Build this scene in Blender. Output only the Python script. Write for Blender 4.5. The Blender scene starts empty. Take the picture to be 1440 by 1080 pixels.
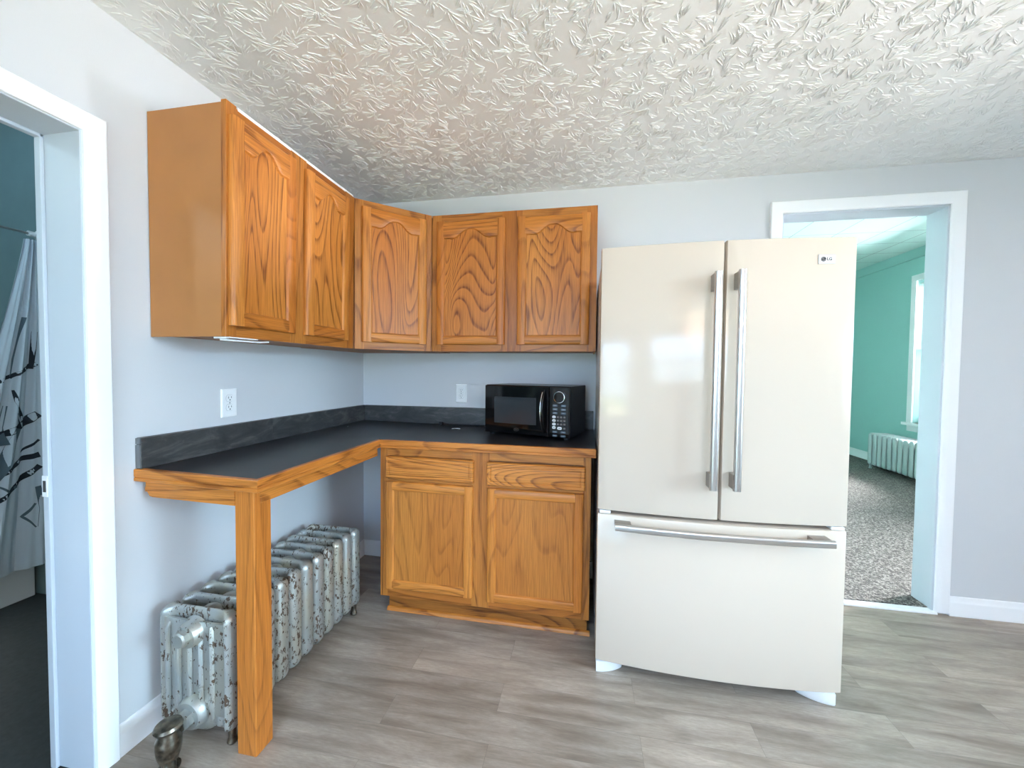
import bpy, math, random
from mathutils import Vector, Matrix
random.seed(7)
sc = bpy.context.scene
COL = sc.collection
PI = math.pi

# ------------------------------------------------------------------ camera
F_PX = 547.8153
CAM = Vector((1.4742, -2.4115, 1.2665))
YAW, PITCH, ROLL = 0.1823, -0.0305, 0.0100
c, s = math.cos(YAW), math.sin(YAW)
fw = Vector((-s, c, 0)); rt = Vector((c, s, 0)); up = Vector((0, 0, 1))
Fv = fw*math.cos(PITCH) + up*math.sin(PITCH)
Uv = -fw*math.sin(PITCH) + up*math.cos(PITCH)
R2 = rt*math.cos(ROLL) + Uv*math.sin(ROLL)
U2 = -rt*math.sin(ROLL) + Uv*math.cos(ROLL)
cam = bpy.data.cameras.new('camera')
cam.sensor_width = 36; cam.lens = F_PX/1440*36
cam.shift_x = -1.24/1440; cam.shift_y = -2.13/1440
cam.clip_start = 0.05; cam.clip_end = 100
cob = bpy.data.objects.new('camera', cam); COL.objects.link(cob)
cob.matrix_world = Matrix.Translation(CAM) @ Matrix((R2, U2, -Fv)).transposed().to_4x4()
sc.camera = cob

# ------------------------------------------------------------------ view, world, lights
sc.view_settings.view_transform = 'Standard'
sc.view_settings.look = 'None'
sc.view_settings.gamma = 1
sc.view_settings.use_curve_mapping = False
sc.view_settings.exposure = 0.95
w = bpy.data.worlds.new('world'); sc.world = w; w.use_nodes = True
bg = w.node_tree.nodes['Background']
bg.inputs['Color'].default_value = (0.56, 0.79, 1.0, 1)
bg.inputs['Strength'].default_value = 5.2

def area(name, loc, rot, sx, sy, power, col):
    l = bpy.data.lights.new(name, 'AREA'); l.shape = 'RECTANGLE'; l.size = sx; l.size_y = sy
    l.energy = power; l.color = col
    o = bpy.data.objects.new(name, l); COL.objects.link(o); o.location = loc; o.rotation_euler = rot
    return o
sun = bpy.data.lights.new('sun', 'SUN'); sun.energy = 26; sun.angle = .01; sun.color = (1, .96, .90)
o = bpy.data.objects.new('sun', sun); COL.objects.link(o)
o.rotation_euler = Vector((math.cos(math.radians(60)), .10, math.sin(math.radians(60)))).to_track_quat('Z', 'Y').to_euler()
# daylight outside the kitchen windows and outside the window of the room beyond
area('daylight_front', (1.4, -5.8, 2.95), (PI/2-.35, 0, 0), 5.0, 2.0, 170, (0.22, 0.48, 1.0))
area('daylight_right', (6.6, -2.4, 2.95), (PI/2-.35, 0, PI/2), 5.0, 2.2, 700, (0.45, 0.73, .96))
area('daylight_beyond', (6.9, 2.9, 2.5), (PI/2-.3, 0, PI/2), 3.0, 2.6, 2700, (.95, 0.95, 1.0))

# upward fill lamps, added outside the kitchen windows to brighten the ceiling
area('ceiling_fill_right', (7.6, -2.4, -.3), (PI, 0, 0), 4.5, 6, 2000, (1.0, .87, .77))
area('ceiling_fill_front', (2.2, -6.6, -.3), (PI, 0, 0), 5, 4.2, 250, (1, .74, .66))

H = 2.362        # kitchen ceiling
HF = 2.83        # ceiling of the room beyond

# ------------------------------------------------------------------ materials
def rgb(h):
    return tuple(((x/255)/12.92 if x/255 <= .04045 else (((x/255)+.055)/1.055)**2.4) for x in h) + (1,)
class NT:
    def __init__(self, name):
        self.m = bpy.data.materials.new(name); self.m.use_nodes = True
        self.t = self.m.node_tree; self.b = self.t.nodes['Principled BSDF']
        self.out = self.t.nodes['Material Output']
    def n(self, typ, **kw):
        o = self.t.nodes.new('ShaderNode'+typ)
        for k, v in kw.items():
            if k[0] == 'i' and k[1:].isdigit(): self.set(o.inputs[int(k[1:])], v)
            elif k in ('Scale','Detail','Distortion','Roughness','Vector','Strength','Distance','Height','Fac','Color1','Color2','Mortar','Lacunarity') and k in o.inputs: self.set(o.inputs[k], v)
            else: setattr(o, k, v)
        return o
    def set(self, inp, v):
        if hasattr(v, 'links') or hasattr(v, 'is_output'): self.t.links.new(v, inp)
        else: inp.default_value = v
    def math(self, op, a, b=0.0, c=None, clamp=False):
        o = self.t.nodes.new('ShaderNodeMath'); o.operation = op; o.use_clamp = clamp
        self.set(o.inputs[0], a); self.set(o.inputs[1], b)
        if c is not None: self.set(o.inputs[2], c)
        return o.outputs[0]
    def mix(self, fac, a, b, typ='MIX'):
        o = self.t.nodes.new('ShaderNodeMix'); o.data_type = 'RGBA'; o.blend_type = typ
        self.set(o.inputs[0], fac); self.set(o.inputs[6], a); self.set(o.inputs[7], b)
        return o.outputs[2]
    def ramp(self, fac, stops, interp='LINEAR'):
        o = self.t.nodes.new('ShaderNodeValToRGB'); self.set(o.inputs[0], fac)
        cr = o.color_ramp; cr.interpolation = interp
        while len(cr.elements) < len(stops): cr.elements.new(.5)
        for e, (p, cc) in zip(cr.elements, stops):
            e.position = p; e.color = cc if len(cc) == 4 else tuple(cc)+(1,)
        return o.outputs[0]
    def coords(self, scale=(1,1,1), rnd=True, kind='Object'):
        tc = self.t.nodes.new('ShaderNodeTexCoord'); v = tc.outputs[kind]
        if rnd:
            oi = self.t.nodes.new('ShaderNodeObjectInfo')
            vm = self.t.nodes.new('ShaderNodeVectorMath'); vm.operation = 'MULTIPLY_ADD'
            cx = self.t.nodes.new('ShaderNodeCombineXYZ')
            for i in range(3): self.t.links.new(oi.outputs['Random'], cx.inputs[i])
            self.t.links.new(cx.outputs[0], vm.inputs[0]); vm.inputs[1].default_value = (17.3, 29.1, 11.7)
            self.t.links.new(v, vm.inputs[2]); v = vm.outputs[0]
        mp = self.t.nodes.new('ShaderNodeMapping'); self.t.links.new(v, mp.inputs[0]); mp.inputs['Scale'].default_value = scale
        return mp.outputs[0]
    def bump(self, h, strength, dist=.01):
        o = self.t.nodes.new('ShaderNodeBump'); self.set(o.inputs['Height'], h)
        o.inputs['Strength'].default_value = strength; o.inputs['Distance'].default_value = dist
        self.t.links.new(o.outputs[0], self.b.inputs['Normal'])
    def base(self, v): self.set(self.b.inputs['Base Color'], v)
    def p(self, **kw):
        for k, v in kw.items(): self.set(self.b.inputs[k.replace('_', ' ')], v)
        return self

MAT = {}
def plain(name, col, rough=.5, metal=0, noise=0, nscale=20, bump=0, bscale=200, coat=0, spec=.5):
    q = NT(name)
    if noise:
        nz = q.n('TexNoise', Scale=nscale, Detail=4.0, Vector=q.coords())
        dark = tuple(x*(1-noise) for x in col[:3])+(1,)
        q.base(q.mix(q.math('MULTIPLY_ADD', nz.outputs[0], 2.2, -.6, clamp=True), dark, col))
    else: q.base(col)
    q.p(Roughness=rough, Metallic=metal)
    q.b.inputs['Coat Weight'].default_value = coat
    q.b.inputs['Specular IOR Level'].default_value = spec
    if bump:
        nb = q.n('TexNoise', Scale=bscale, Detail=3.0, Vector=q.coords())
        q.bump(nb.outputs[0], bump, .002)
    MAT[name] = q.m; return q

def oak(name, axis, tint=1.0, rings=30.0, ringw=1.0):
    q = NT(name)
    st = {'v': (1, 1, .17), 'h': (.17, .17, 1), 'hz': (.17, .17, 1)}[axis]
    fine = {'v': (1, 1, .03), 'h': (.03, .03, 1), 'hz': (.03, .03, 1)}[axis]
    v = q.coords(st)
    n1 = q.n('TexNoise', Scale=4.2, Detail=1.2, Roughness=.45, Distortion=.5, Vector=v)
    big = q.math('MULTIPLY', n1.outputs[0], rings)
    f = q.math('FRACT', big)
    ring = q.ramp(f, [(0, (0,0,0)), (.5, (.06,.06,.06)), (.74, (.45,.45,.45)), (.86, (1,1,1)), (.94, (.8,.8,.8)), (1, (0,0,0))])
    vf = q.coords(fine)
    n2 = q.n('TexNoise', Scale=260, Detail=2.0, Roughness=.6, Vector=vf)
    pores = q.ramp(n2.outputs[0], [(.44, (1,1,1)), (.58, (0,0,0))])
    n3 = q.n('TexNoise', Scale=2.5, Detail=3.0, Vector=q.coords(st))
    n4 = q.n('TexNoise', Scale=70, Detail=3.0, Roughness=.7, Vector=vf)
    light = (.78*tint, .315*tint, .062*tint, 1); mid = (.57*tint, .175*tint, .026*tint, 1); dark = (.17*tint, .042*tint, .007*tint, 1)
    b0 = q.mix(q.math('MULTIPLY_ADD', n3.outputs[0], 2.4, -.7, clamp=True), mid, light)
    b1 = q.mix(q.math('MULTIPLY', n4.outputs[0], .55), b0, mid)
    edge = q.math('MULTIPLY', ring, q.math('MULTIPLY_ADD', pores, .55*ringw, .45*ringw))
    b2 = q.mix(edge, b1, dark)
    b3 = q.mix(q.math('MULTIPLY', pores, .22), b2, dark)
    q.base(b3)
    q.p(Roughness=.38); q.b.inputs['Coat Weight'].default_value = .05; q.b.inputs['Coat Roughness'].default_value = .25; q.b.inputs['Specular IOR Level'].default_value = .35
    q.bump(q.math('MULTIPLY', b_inv(q, edge), 1.0), .10, .002)
    MAT[name] = q.m
def b_inv(q, v): return q.math('SUBTRACT', 1.0, v)
oak('oak_vertical', 'v'); oak('oak_horizontal', 'h')
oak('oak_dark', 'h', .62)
oak('oak_frame_v', 'v', .80, 13.0, .8); oak('oak_frame_h', 'h', .80, 13.0, .8)
oak('oak_panel_plain', 'v', .86, 19.0, .42)
oak('oak_stile', 'v', 1.0, 12.0, .5); oak('oak_rail', 'h', 1.0, 16.0, .8)
q = plain('birch_side', (.47, .19, .052, 1), .5, noise=.16, nscale=5)
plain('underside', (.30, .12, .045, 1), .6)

# painted walls with a light roller texture
plain('wall_paint', (.68, .685, .695, 1), .62, bump=.12, bscale=260)
plain('trim_white', (.95, .95, .95, 1), .32)
plain('trim_blue_shade', (.58, .62, .67, 1), .5)  # white trim paint with bluish shade put into its colour
plain('teal_paint', (.33, .60, .55, 1), .6, bump=.1, bscale=200)
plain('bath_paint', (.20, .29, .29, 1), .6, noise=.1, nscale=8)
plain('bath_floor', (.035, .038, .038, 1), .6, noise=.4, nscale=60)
plain('fridge_enamel', (.67, .555, .445, 1), .13, coat=0, spec=.45, noise=.015, nscale=2)
plain('fridge_side', (.70, .68, .64, 1), .35)
plain('fridge_gap', (.10, .095, .08, 1), .7)
plain('white_plastic', (.94, .94, .93, 1), .3)
plain('slot_dark', (.05, .05, .05, 1), .6)
plain('slate_edge', (.16, .165, .17, 1), .5)
plain('line_grey', (.42, .42, .42, 1), .5)
plain('steel', (.60, .58, .56, 1), .30, metal=1, bump=.03, bscale=500)
plain('steel_mount', (.42, .39, .37, 1), .38, metal=1)
plain('chrome', (.8, .8, .8, 1), .12, metal=1)
plain('badge_plate', (.78, .76, .74, 1), .3, metal=.3)
plain('badge_ink', (.03, .025, .025, 1), .4)
plain('badge_face', (.30, .26, .25, 1), .4)
plain('black_gloss', (.0035, .0035, .004, 1), .07, spec=.4)
plain('black_case', (.004, .004, .005, 1), .28, spec=.25)
plain('black_rubber', (.01, .01, .01, 1), .6)
plain('oven_window', (.030, .034, .040, 1), .16)
plain('key_light', (.80, .80, .80, 1), .4)
plain('key_blue', (.075, .11, .145, 1), .4)
plain('key_dim', (.085, .065, .06, 1), .4)
plain('key_ink', (.02, .02, .02, 1), .4)
plain('white_enamel', (.82, .84, .85, 1), .2)
plain('curtain_cloth', (.60, .66, .72, 1), .9)
plain('branch_print', (.018, .024, .035, 1), .9)
plain('branch_print_grey', (.10, .14, .17, 1), .9)
plain('sheer_cloth', (.88, .93, .93, 1), .9)
plain('foliage', (.06, .16, .03, 1), .8, noise=.6, nscale=12)
plain('lawn', (.10, .20, .04, 1), .9, noise=.4, nscale=5)
plain('far_radiator_paint', (.40, .49, .48, 1), .35)
plain('paper_white', (.85, .85, .85, 1), .7)

# slate laminate
q = NT('slate_laminate')
n1 = q.n('TexNoise', Scale=6, Detail=6.0, Roughness=.65, Distortion=1.2, Vector=q.coords((1, 1, 3)))
n2 = q.n('TexNoise', Scale=60, Detail=3.0, Vector=q.coords())
a = q.ramp(n1.outputs[0], [(.30, (.034, .034, .035)), (.50, (.062, .061, .060)), (.70, (.15, .145, .14))])
q.base(q.mix(q.math('MULTIPLY', n2.outputs[0], .35), a, (.022, .022, .024, 1)))
q.p(Roughness=.40); q.bump(n1.outputs[0], .25, .004); MAT['slate_laminate'] = q.m
q = NT('slate_top')
n1 = q.n('TexNoise', Scale=5, Detail=5.0, Roughness=.6, Distortion=.8, Vector=q.coords())
a = q.ramp(n1.outputs[0], [(.30, (.012, .012, .014)), (.7, (.024, .024, .027))])
q.base(a); q.p(Roughness=.33); q.b.inputs['Specular IOR Level'].default_value = .38; q.bump(n1.outputs[0], .08, .003); MAT['slate_top'] = q.m

# crow's-foot plaster ceiling
q = NT('stomped_plaster')
v0 = q.coords((1, 1, 1), rnd=False)
nf = q.n('TexNoise', Scale=70, Detail=3.0, Vector=v0)
q.bump(nf.outputs[0], .35, .0025)
q.base((.82, .82, .82, 1)); q.p(Roughness=.36); MAT['stomped_plaster'] = q.m

# vinyl planks
q = NT('vinyl_plank')
v = q.coords((1, 1, 1), rnd=False)
mp = q.t.nodes.new('ShaderNodeMapping'); q.t.links.new(v, mp.inputs[0]); mp.inputs['Location'].default_value = (-.262, .903+.13*40, 0)
br = q.n('TexBrick', Scale=1.0, Vector=mp.outputs[0], Color1=(0,0,0,1), Color2=(1,1,1,1), Mortar=(.5,.5,.5,1))
br.offset = .44; br.offset_frequency = 2; br.squash = 1
br.inputs['Mortar Size'].default_value = .0006; br.inputs['Mortar Smooth'].default_value = .3
br.inputs['Bias'].default_value = 0; br.inputs['Brick Width'].default_value = .91; br.inputs['Row Height'].default_value = .13
tone = br.outputs['Color']
vs = q.t.nodes.new('ShaderNodeVectorMath'); vs.operation = 'MULTIPLY_ADD'
cx = q.t.nodes.new('ShaderNodeCombineXYZ'); sepb = q.t.nodes.new('ShaderNodeSeparateColor'); q.t.links.new(tone, sepb.inputs[0])
q.set(cx.inputs[0], q.math('MULTIPLY', sepb.outputs[0], 7.0)); q.set(cx.inputs[1], q.math('MULTIPLY', sepb.outputs[0], 5.0))
q.t.links.new(v, vs.inputs[0]); vs.inputs[1].default_value = (1, 6.5, 1); q.t.links.new(cx.outputs[0], vs.inputs[2])
n1 = q.n('TexNoise', Scale=2.2, Detail=5.0, Roughness=.6, Distortion=.4, Vector=vs.outputs[0])
n2 = q.n('TexNoise', Scale=26, Detail=6.0, Roughness=.75, Vector=vs.outputs[0])
a = q.ramp(n1.outputs[0], [(.30, (.195, .152, .118)), (.5, (.39, .318, .258)), (.70, (.55, .465, .39))])
a = q.mix(q.math('MULTIPLY_ADD', n2.outputs[0], 1.6, -.55, clamp=True), a, (.21, .165, .128, 1))
n3 = q.n('TexNoise', Scale=5.5, Detail=1.0, Vector=vs.outputs[0])
kn = q.ramp(n3.outputs[0], [(.18, (1,1,1)), (.27, (0,0,0))])
a = q.mix(q.math('MULTIPLY', kn, .6), a, (.09, .078, .07, 1))
a = q.mix(1.0, a, q.ramp(sepb.outputs[0], [(0, (.86,.86,.86)), (1, (1.12,1.11,1.10))]), 'MULTIPLY')
a = q.mix(q.math('MULTIPLY', br.outputs['Fac'], .6), a, (.10, .085, .075, 1))
q.base(a); q.p(Roughness=.34)
q.bump(q.math('SUBTRACT', q.math('MULTIPLY', n2.outputs[0], .3), br.outputs['Fac']), .15, .002)
MAT['vinyl_plank'] = q.m

# carpet
q = NT('carpet_pile')
v = q.coords(rnd=False)
n1 = q.n('TexNoise', Scale=75, Detail=3.0, Roughness=.8, Vector=v)
n2 = q.n('TexNoise', Scale=2.0, Detail=2.0, Vector=v)
a = q.ramp(n1.outputs[0], [(.38, (.03, .026, .024)), (.50, (.14, .125, .112)), (.62, (.40, .365, .33))])
a = q.mix(q.math('MULTIPLY', n2.outputs[0], .3), a, (.16, .15, .14, 1))
q.base(a); q.p(Roughness=.95); q.bump(n1.outputs[0], 1.0, .012); MAT['carpet_pile'] = q.m

# tiled ceiling of the room beyond
q = NT('ceiling_tile')
v = q.coords(rnd=False)
mp = q.t.nodes.new('ShaderNodeMapping'); q.t.links.new(v, mp.inputs[0]); mp.inputs['Location'].default_value = (-3.77+.455*20, -2.14+.44*20, 0)
br = q.n('TexBrick', Scale=1.0, Vector=mp.outputs[0], Color1=(.60,.80,.74,1), Color2=(.55,.76,.70,1), Mortar=(.10,.16,.16,1))
br.offset = 0; br.inputs['Mortar Size'].default_value = .0035; br.inputs['Brick Width'].default_value = .455; br.inputs['Row Height'].default_value = .44
q.base(br.outputs['Color']); q.p(Roughness=.45); MAT['ceiling_tile'] = q.m

# aluminium-painted cast iron with flaking rust
def radiator_mat(name, amount):
    q = NT(name)
    v = q.coords((1, 1, .55))
    n1 = q.n('TexNoise', Scale=75, Detail=5.0, Roughness=.7, Vector=v)
    n2 = q.n('TexNoise', Scale=7, Detail=2.0, Vector=v)
    sm = q.math('ADD', n1.outputs[0], q.math('MULTIPLY', n2.outputs[0], .35))
    lo = .86 - amount
    fl = q.ramp(sm, [(lo, (0,0,0)), (lo+.025, (1,1,1))])
    n3 = q.n('TexNoise', Scale=14, Detail=3.0, Vector=v)
    paint = q.mix(n3.outputs[0], (.29, .31, .30, 1), (.60, .60, .56, 1))
    n4 = q.n('TexNoise', Scale=11, Detail=3.0, Vector=q.coords((1, 1, .4)))
    old = q.ramp(n4.outputs[0], [(.45, (0,0,0)), (.7, (1,1,1))])
    paint = q.mix(q.math('MULTIPLY', old, .55), paint, (.52, .45, .30, 1))
    rust = q.mix(n1.outputs[0], (.03, .02, .015, 1), (.13, .075, .04, 1))
    q.base(q.mix(fl, paint, rust))
    q.set(q.b.inputs['Metallic'], q.math('MULTIPLY_ADD', fl, -.55, .60))
    q.set(q.b.inputs['Roughness'], q.math('MULTIPLY_ADD', fl, .3, .36))
    q.bump(q.math('ADD', q.math('MULTIPLY', fl, -.6), n1.outputs[0]), .35, .003)
    MAT[name] = q.m
radiator_mat('radiator_paint', .07); radiator_mat('radiator_column', .125)
q = plain('valve_metal', (.30, .25, .19, 1), .28, metal=.9, noise=.85, nscale=45)

# window glass: see-through, with a clear reflection
q = NT('window_glass')
tr = q.n('BsdfTransparent'); gl = q.n('BsdfGlossy'); gl.inputs['Roughness'].default_value = .02
fr = q.n('Fresnel'); fr.inputs[0].default_value = 1.45
ms = q.n('MixShader'); q.t.links.new(fr.outputs[0], ms.inputs[0]); q.t.links.new(tr.outputs[0], ms.inputs[1]); q.t.links.new(gl.outputs[0], ms.inputs[2])
q.t.links.new(ms.outputs[0], q.out.inputs[0]); MAT['window_glass'] = q.m
q = NT('lamp_glow')
q.p(Roughness=.5); q.base((.9, .88, .82, 1)); q.b.inputs['Emission Color'].default_value = (1, .86, .62, 1); q.b.inputs['Emission Strength'].default_value = 5
MAT['lamp_glow'] = q.m

# ------------------------------------------------------------------ mesh builder
class M:
    def __init__(self): self.v = []; self.f = []; self.mi = []; self.T = None; self.cur = 0
    def add(self, vs, fs):
        b = len(self.v)
        for p in vs:
            p = Vector(p); self.v.append(self.T @ p if self.T else p)
        for f in fs: self.f.append([b+i for i in f]); self.mi.append(self.cur)
        return self
    def box(self, x0, x1, y0, y1, z0, z1):
        vs = [(x, y, z) for z in (z0, z1) for y in (y0, y1) for x in (x0, x1)]
        return self.add(vs, [(0,2,3,1),(4,5,7,6),(0,1,5,4),(2,6,7,3),(0,4,6,2),(1,3,7,5)])
    def loft(self, secs, closed=True, cap=True, ring=False):
        n = len(secs[0]); vs = [p for s_ in secs for p in s_]; fs = []
        m = len(secs)
        for i in range(m if ring else m-1):
            j = (i+1) % m
            for k in range(n if closed else n-1):
                l = (k+1) % n
                fs.append((i*n+k, i*n+l, j*n+l, j*n+k))
        if cap and not ring: fs.append(tuple(range(n))[::-1]); fs.append(tuple((m-1)*n+k for k in range(n)))
        return self.add(vs, fs)
    def prism(self, poly, axis, a, b):
        def P(u, v, t):
            return {'x': (t, u, v), 'y': (u, t, v), 'z': (u, v, t)}[axis]
        return self.loft([[P(u, v, a) for u, v in poly], [P(u, v, b) for u, v in poly]])
    def lathe(self, prof, cen, axis=(0,0,1), seg=24):
        """prof: (radius, height along axis)"""
        ax = Vector(axis).normalized(); t = ax.orthogonal().normalized(); u = ax.cross(t)
        secs = []
        for r, h in prof:
            secs.append([Vector(cen)+ax*h+(t*math.cos(2*PI*k/seg)+u*math.sin(2*PI*k/seg))*max(r, 1e-5) for k in range(seg)])
        return self.loft(secs)
    def tube(self, path, r, seg=12, sx=1.0, flat=None):
        path = [Vector(p) for p in path]; secs = []
        t0 = (path[1]-path[0]).normalized(); nrm = Vector(flat) if flat else t0.orthogonal().normalized()
        for i, p in enumerate(path):
            t = (path[min(i+1, len(path)-1)]-path[max(i-1, 0)]).normalized()
            nrm = (nrm - t*nrm.dot(t)).normalized(); bn = t.cross(nrm)
            rr = r[i] if isinstance(r, (list, tuple)) else r
            secs.append([p+(nrm*math.cos(2*PI*k/seg)*sx+bn*math.sin(2*PI*k/seg))*rr for k in range(seg)])
        return self.loft(secs)
    def build(self, name, mat, parent=None, bevel=0, smooth=False, segs=2, kind=None):
        org = Vector(parent['_o']) if parent and '_o' in parent else Vector((0,0,0))
        me = bpy.data.meshes.new(name)
        me.from_pydata([tuple(p-org) for p in self.v], [], self.f)
        for mm in (mat if isinstance(mat, (list, tuple)) else [mat]): me.materials.append(MAT[mm])
        for p, i in zip(me.polygons, self.mi): p.material_index = i
        import bmesh
        bm = bmesh.new(); bm.from_mesh(me); bmesh.ops.recalc_face_normals(bm, faces=bm.faces)
        if smooth:
            for f in bm.faces: f.smooth = True
            for e in bm.edges:
                if len(e.link_faces) == 2 and e.calc_face_angle(0) > math.radians(38): e.smooth = False
        bm.to_mesh(me); bm.free()
        o = bpy.data.objects.new(name, me); COL.objects.link(o)
        if parent:
            o.parent = parent
        if bevel:
            b = o.modifiers.new('bevel', 'BEVEL'); b.width = bevel; b.segments = segs; b.limit_method = 'ANGLE'; b.angle_limit = math.radians(40)
            b.harden_normals = False
        o['_o'] = list(org)
        if kind: o['kind'] = kind
        return o
def thing(name, label, cat, loc, group=None):
    o = bpy.data.objects.new(name, None); COL.objects.link(o); o.location = loc; o.empty_display_size = .05
    o['_o'] = list(loc); tag(o, label, cat, group); return o
def tag(o, label, cat, group=None):
    o['label'] = label; o['category'] = cat
    if group: o['group'] = group
    return o
def struct(name, m, mat, **kw):
    return m.build(name, mat, kind='structure', **kw)
def frame_T(origin, u, v, wdir):
    """local (u, v, w) -> world"""
    u, v, wdir = Vector(u), Vector(v), Vector(wdir)
    return Matrix.Translation(Vector(origin)) @ Matrix((u, v, wdir)).transposed().to_4x4()

# ------------------------------------------------------------------ setting
XE, YS = 4.9, -4.1          # right and front (behind the camera) wall faces
m = M(); m.box(-.001, XE+.1, YS-.1, .0, -.12, 0); struct('floor', m, 'vinyl_plank')
m = M(); m.box(-.16, XE+.1, YS-.1, .13, H, H+.1)
def brush_strokes():
    """crow's-foot plaster: short fanned ridges pulled by a round brush, real relief"""
    rnd = random.Random(11); V = []; Fc = []
    step = .056; ny = int((0-YS)/step)+1; nx = int(XE/step)+1
    for iy in range(ny):
        for ix in range(nx):
            cx_ = (ix+.5+rnd.uniform(-.45, .45))*step; cy_ = YS+(iy+.5+rnd.uniform(-.45, .45))*step
            fan = rnd.uniform(0, 2*PI); spread = rnd.uniform(.35, 1.0); n_ = rnd.randint(8, 13)
            ox, oy = cx_-math.cos(fan)*.035, cy_-math.sin(fan)*.035      # where the bristles pulled away
            for k in range(n_):
                a_ = fan+spread*(2*(k+.5)/n_-1)+rnd.uniform(-.16, .16)
                r0 = rnd.uniform(.008, .046); L_ = rnd.uniform(.016, .046); hh = rnd.uniform(.0013, .0030); ww = rnd.uniform(.0011, .0020)
                bend = rnd.uniform(-.5, .5); b = len(V); ok = True; P_ = []
                px_, py_ = ox+math.cos(a_)*r0, oy+math.sin(a_)*r0; aa = a_
                for q_ in range(5):
                    P_.append((px_, py_, aa)); aa += bend/4+rnd.uniform(-.18, .18)
                    px_ += math.cos(aa)*L_/4; py_ += math.sin(aa)*L_/4
                if min(p[0] for p in P_) < .006 or max(p[0] for p in P_) > XE-.006 or max(p[1] for p in P_) > -.006 or min(p[1] for p in P_) < YS+.006: continue
                for q_, (x_, y_, t_) in enumerate(P_):
                    f_ = (.35, .9, 1, .85, .25)[q_]; sx_, sy_ = -math.sin(t_)*ww*(.5+.5*f_), math.cos(t_)*ww*(.5+.5*f_)
                    V += [(x_-sx_, y_-sy_, H+.0003), (x_-sx_*.35, y_-sy_*.35, H-hh*f_), (x_+sx_*.35, y_+sy_*.35, H-hh*f_), (x_+sx_, y_+sy_, H+.0003)]
                for q_ in range(4):
                    for c_ in range(3): i0 = b+q_*4+c_; Fc.append((i0, i0+4, i0+5, i0+1))
                Fc.append((b, b+1, b+2, b+3)); Fc.append((b+19, b+18, b+17, b+16))
    return V, Fc
def build_ceiling(m):
    V, Fc = brush_strokes(); b = len(m.v); nb = len(m.f)
    me = bpy.data.meshes.new('ceiling'); me.from_pydata([tuple(p) for p in m.v]+V, [], m.f+[tuple(b+i for i in f) for f in Fc])
    me.polygons.foreach_set('use_smooth', [False]*nb+[True]*len(Fc)); me.materials.append(MAT['stomped_plaster'])
    o = bpy.data.objects.new('ceiling', me); COL.objects.link(o); o['kind'] = 'structure'
build_ceiling(m)
# left wall with the bathroom doorway (opening y -2.35 .. -1.50, height 1.96)
OY0, OY1, OZ, TL = -2.33, -1.482, 1.974, .17
m = M(); m.box(-TL, 0, OY1, .0, 0, H); m.box(-TL, 0, OY0, OY1, OZ, H); m.box(-TL, 0, YS-.1, OY0, 0, H); struct('wall_left', m, 'wall_paint')
# back wall with the doorway to the room beyond
BX0, BX1, BZ, TB = 2.528, 3.321, 2.152, .13
m = M(); m.box(-TL, BX0, 0, TB, 0, HF); m.box(BX0, BX1, 0, TB, BZ, HF); m.box(BX1, XE+1.0, 0, TB, 0, HF); struct('wall_back', m, 'wall_paint')
# front wall (behind the camera) with a window and one added for fill light, right wall with a window
VX0, VX1, VZ0, VZ1 = .15, 1.35, .25, 2.1
WX0, WX1, WZ0, WZ1 = 1.75, 2.75, 1.12, 2.22
m = M(); m.box(-TL, VX0, YS-.12, YS, 0, H); m.box(VX1, WX0, YS-.12, YS, 0, H); m.box(VX0, VX1, YS-.12, YS, 0, VZ0); m.box(VX0, VX1, YS-.12, YS, VZ1, H); m.box(WX1, XE+.1, YS-.12, YS, 0, H); m.box(WX0, WX1, YS-.12, YS, 0, WZ0); m.box(WX0, WX1, YS-.12, YS, WZ1, H)
struct('wall_front', m, 'wall_paint')
EY0, EY1, EZ0, EZ1 = -3.4, -1.4, .6, 2.15
m = M(); m.box(XE, XE+.1, YS, EY0, 0, H); m.box(XE, XE+.1, EY1, .0, 0, H); m.box(XE, XE+.1, EY0, EY1, 0, EZ0); m.box(XE, XE+.1, EY0, EY1, EZ1, H)
struct('wall_right', m, 'wall_paint')
def window_x_wall(name, x, y0, y1, z0, z1, out):   # frame in a wall of constant x
    m = M(); t = .05
    for a, b in ((y0, y0+t), (y1-t, y1)): m.box(x-.02, x+.05, a, b, z0, z1)
    for a, b in ((z0, z0+t), (z1-t, z1), ((z0+z1)/2-.02, (z0+z1)/2+.02)): m.box(x-.02, x+.05, y0, y1, a, b)
    o = struct(name, m, 'trim_white', bevel=.003)
    g = M(); g.box(x+.01, x+.016, y0+t, y1-t, z0+t, z1-t); g.build('pane', 'window_glass', o)
    return o
window_x_wall('window_2', XE+.03, EY0, EY1, EZ0, EZ1, 1)
m = M(); t = .045
y = YS-.06
for a, b in ((WX0, WX0+t), (WX1-t, WX1)): m.box(a, b, y-.02, y+.05, WZ0, WZ1)
for a, b in ((WZ0, WZ0+t), (WZ1-t, WZ1), (1.66, 1.70)): m.box(WX0, WX1, y-.02, y+.05, a, b)
for k in (1, 2): xx = WX0+(WX1-WX0)*k/3; m.box(xx-.012, xx+.012, y-.01, y+.03, WZ0, WZ1)
w1 = struct('window_1', m, 'trim_white', bevel=.003)
m = M()
for a, b in ((VX0, VX0+t), (VX1-t, VX1), (.73, .77)): m.box(a, b, y-.02, y+.05, VZ0, VZ1)
for a, b in ((VZ0, VZ0+t), (VZ1-t, VZ1)): m.box(VX0, VX1, y-.02, y+.05, a, b)
w5 = struct('fill_window', m, 'trim_white', bevel=.003)  # unseen window, added to let fill light under cabinets and worktop
g = M(); g.box(VX0+t, VX1-t, y, y+.006, VZ0+t, VZ1-t); g.build('pane', 'window_glass', w5)
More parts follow.
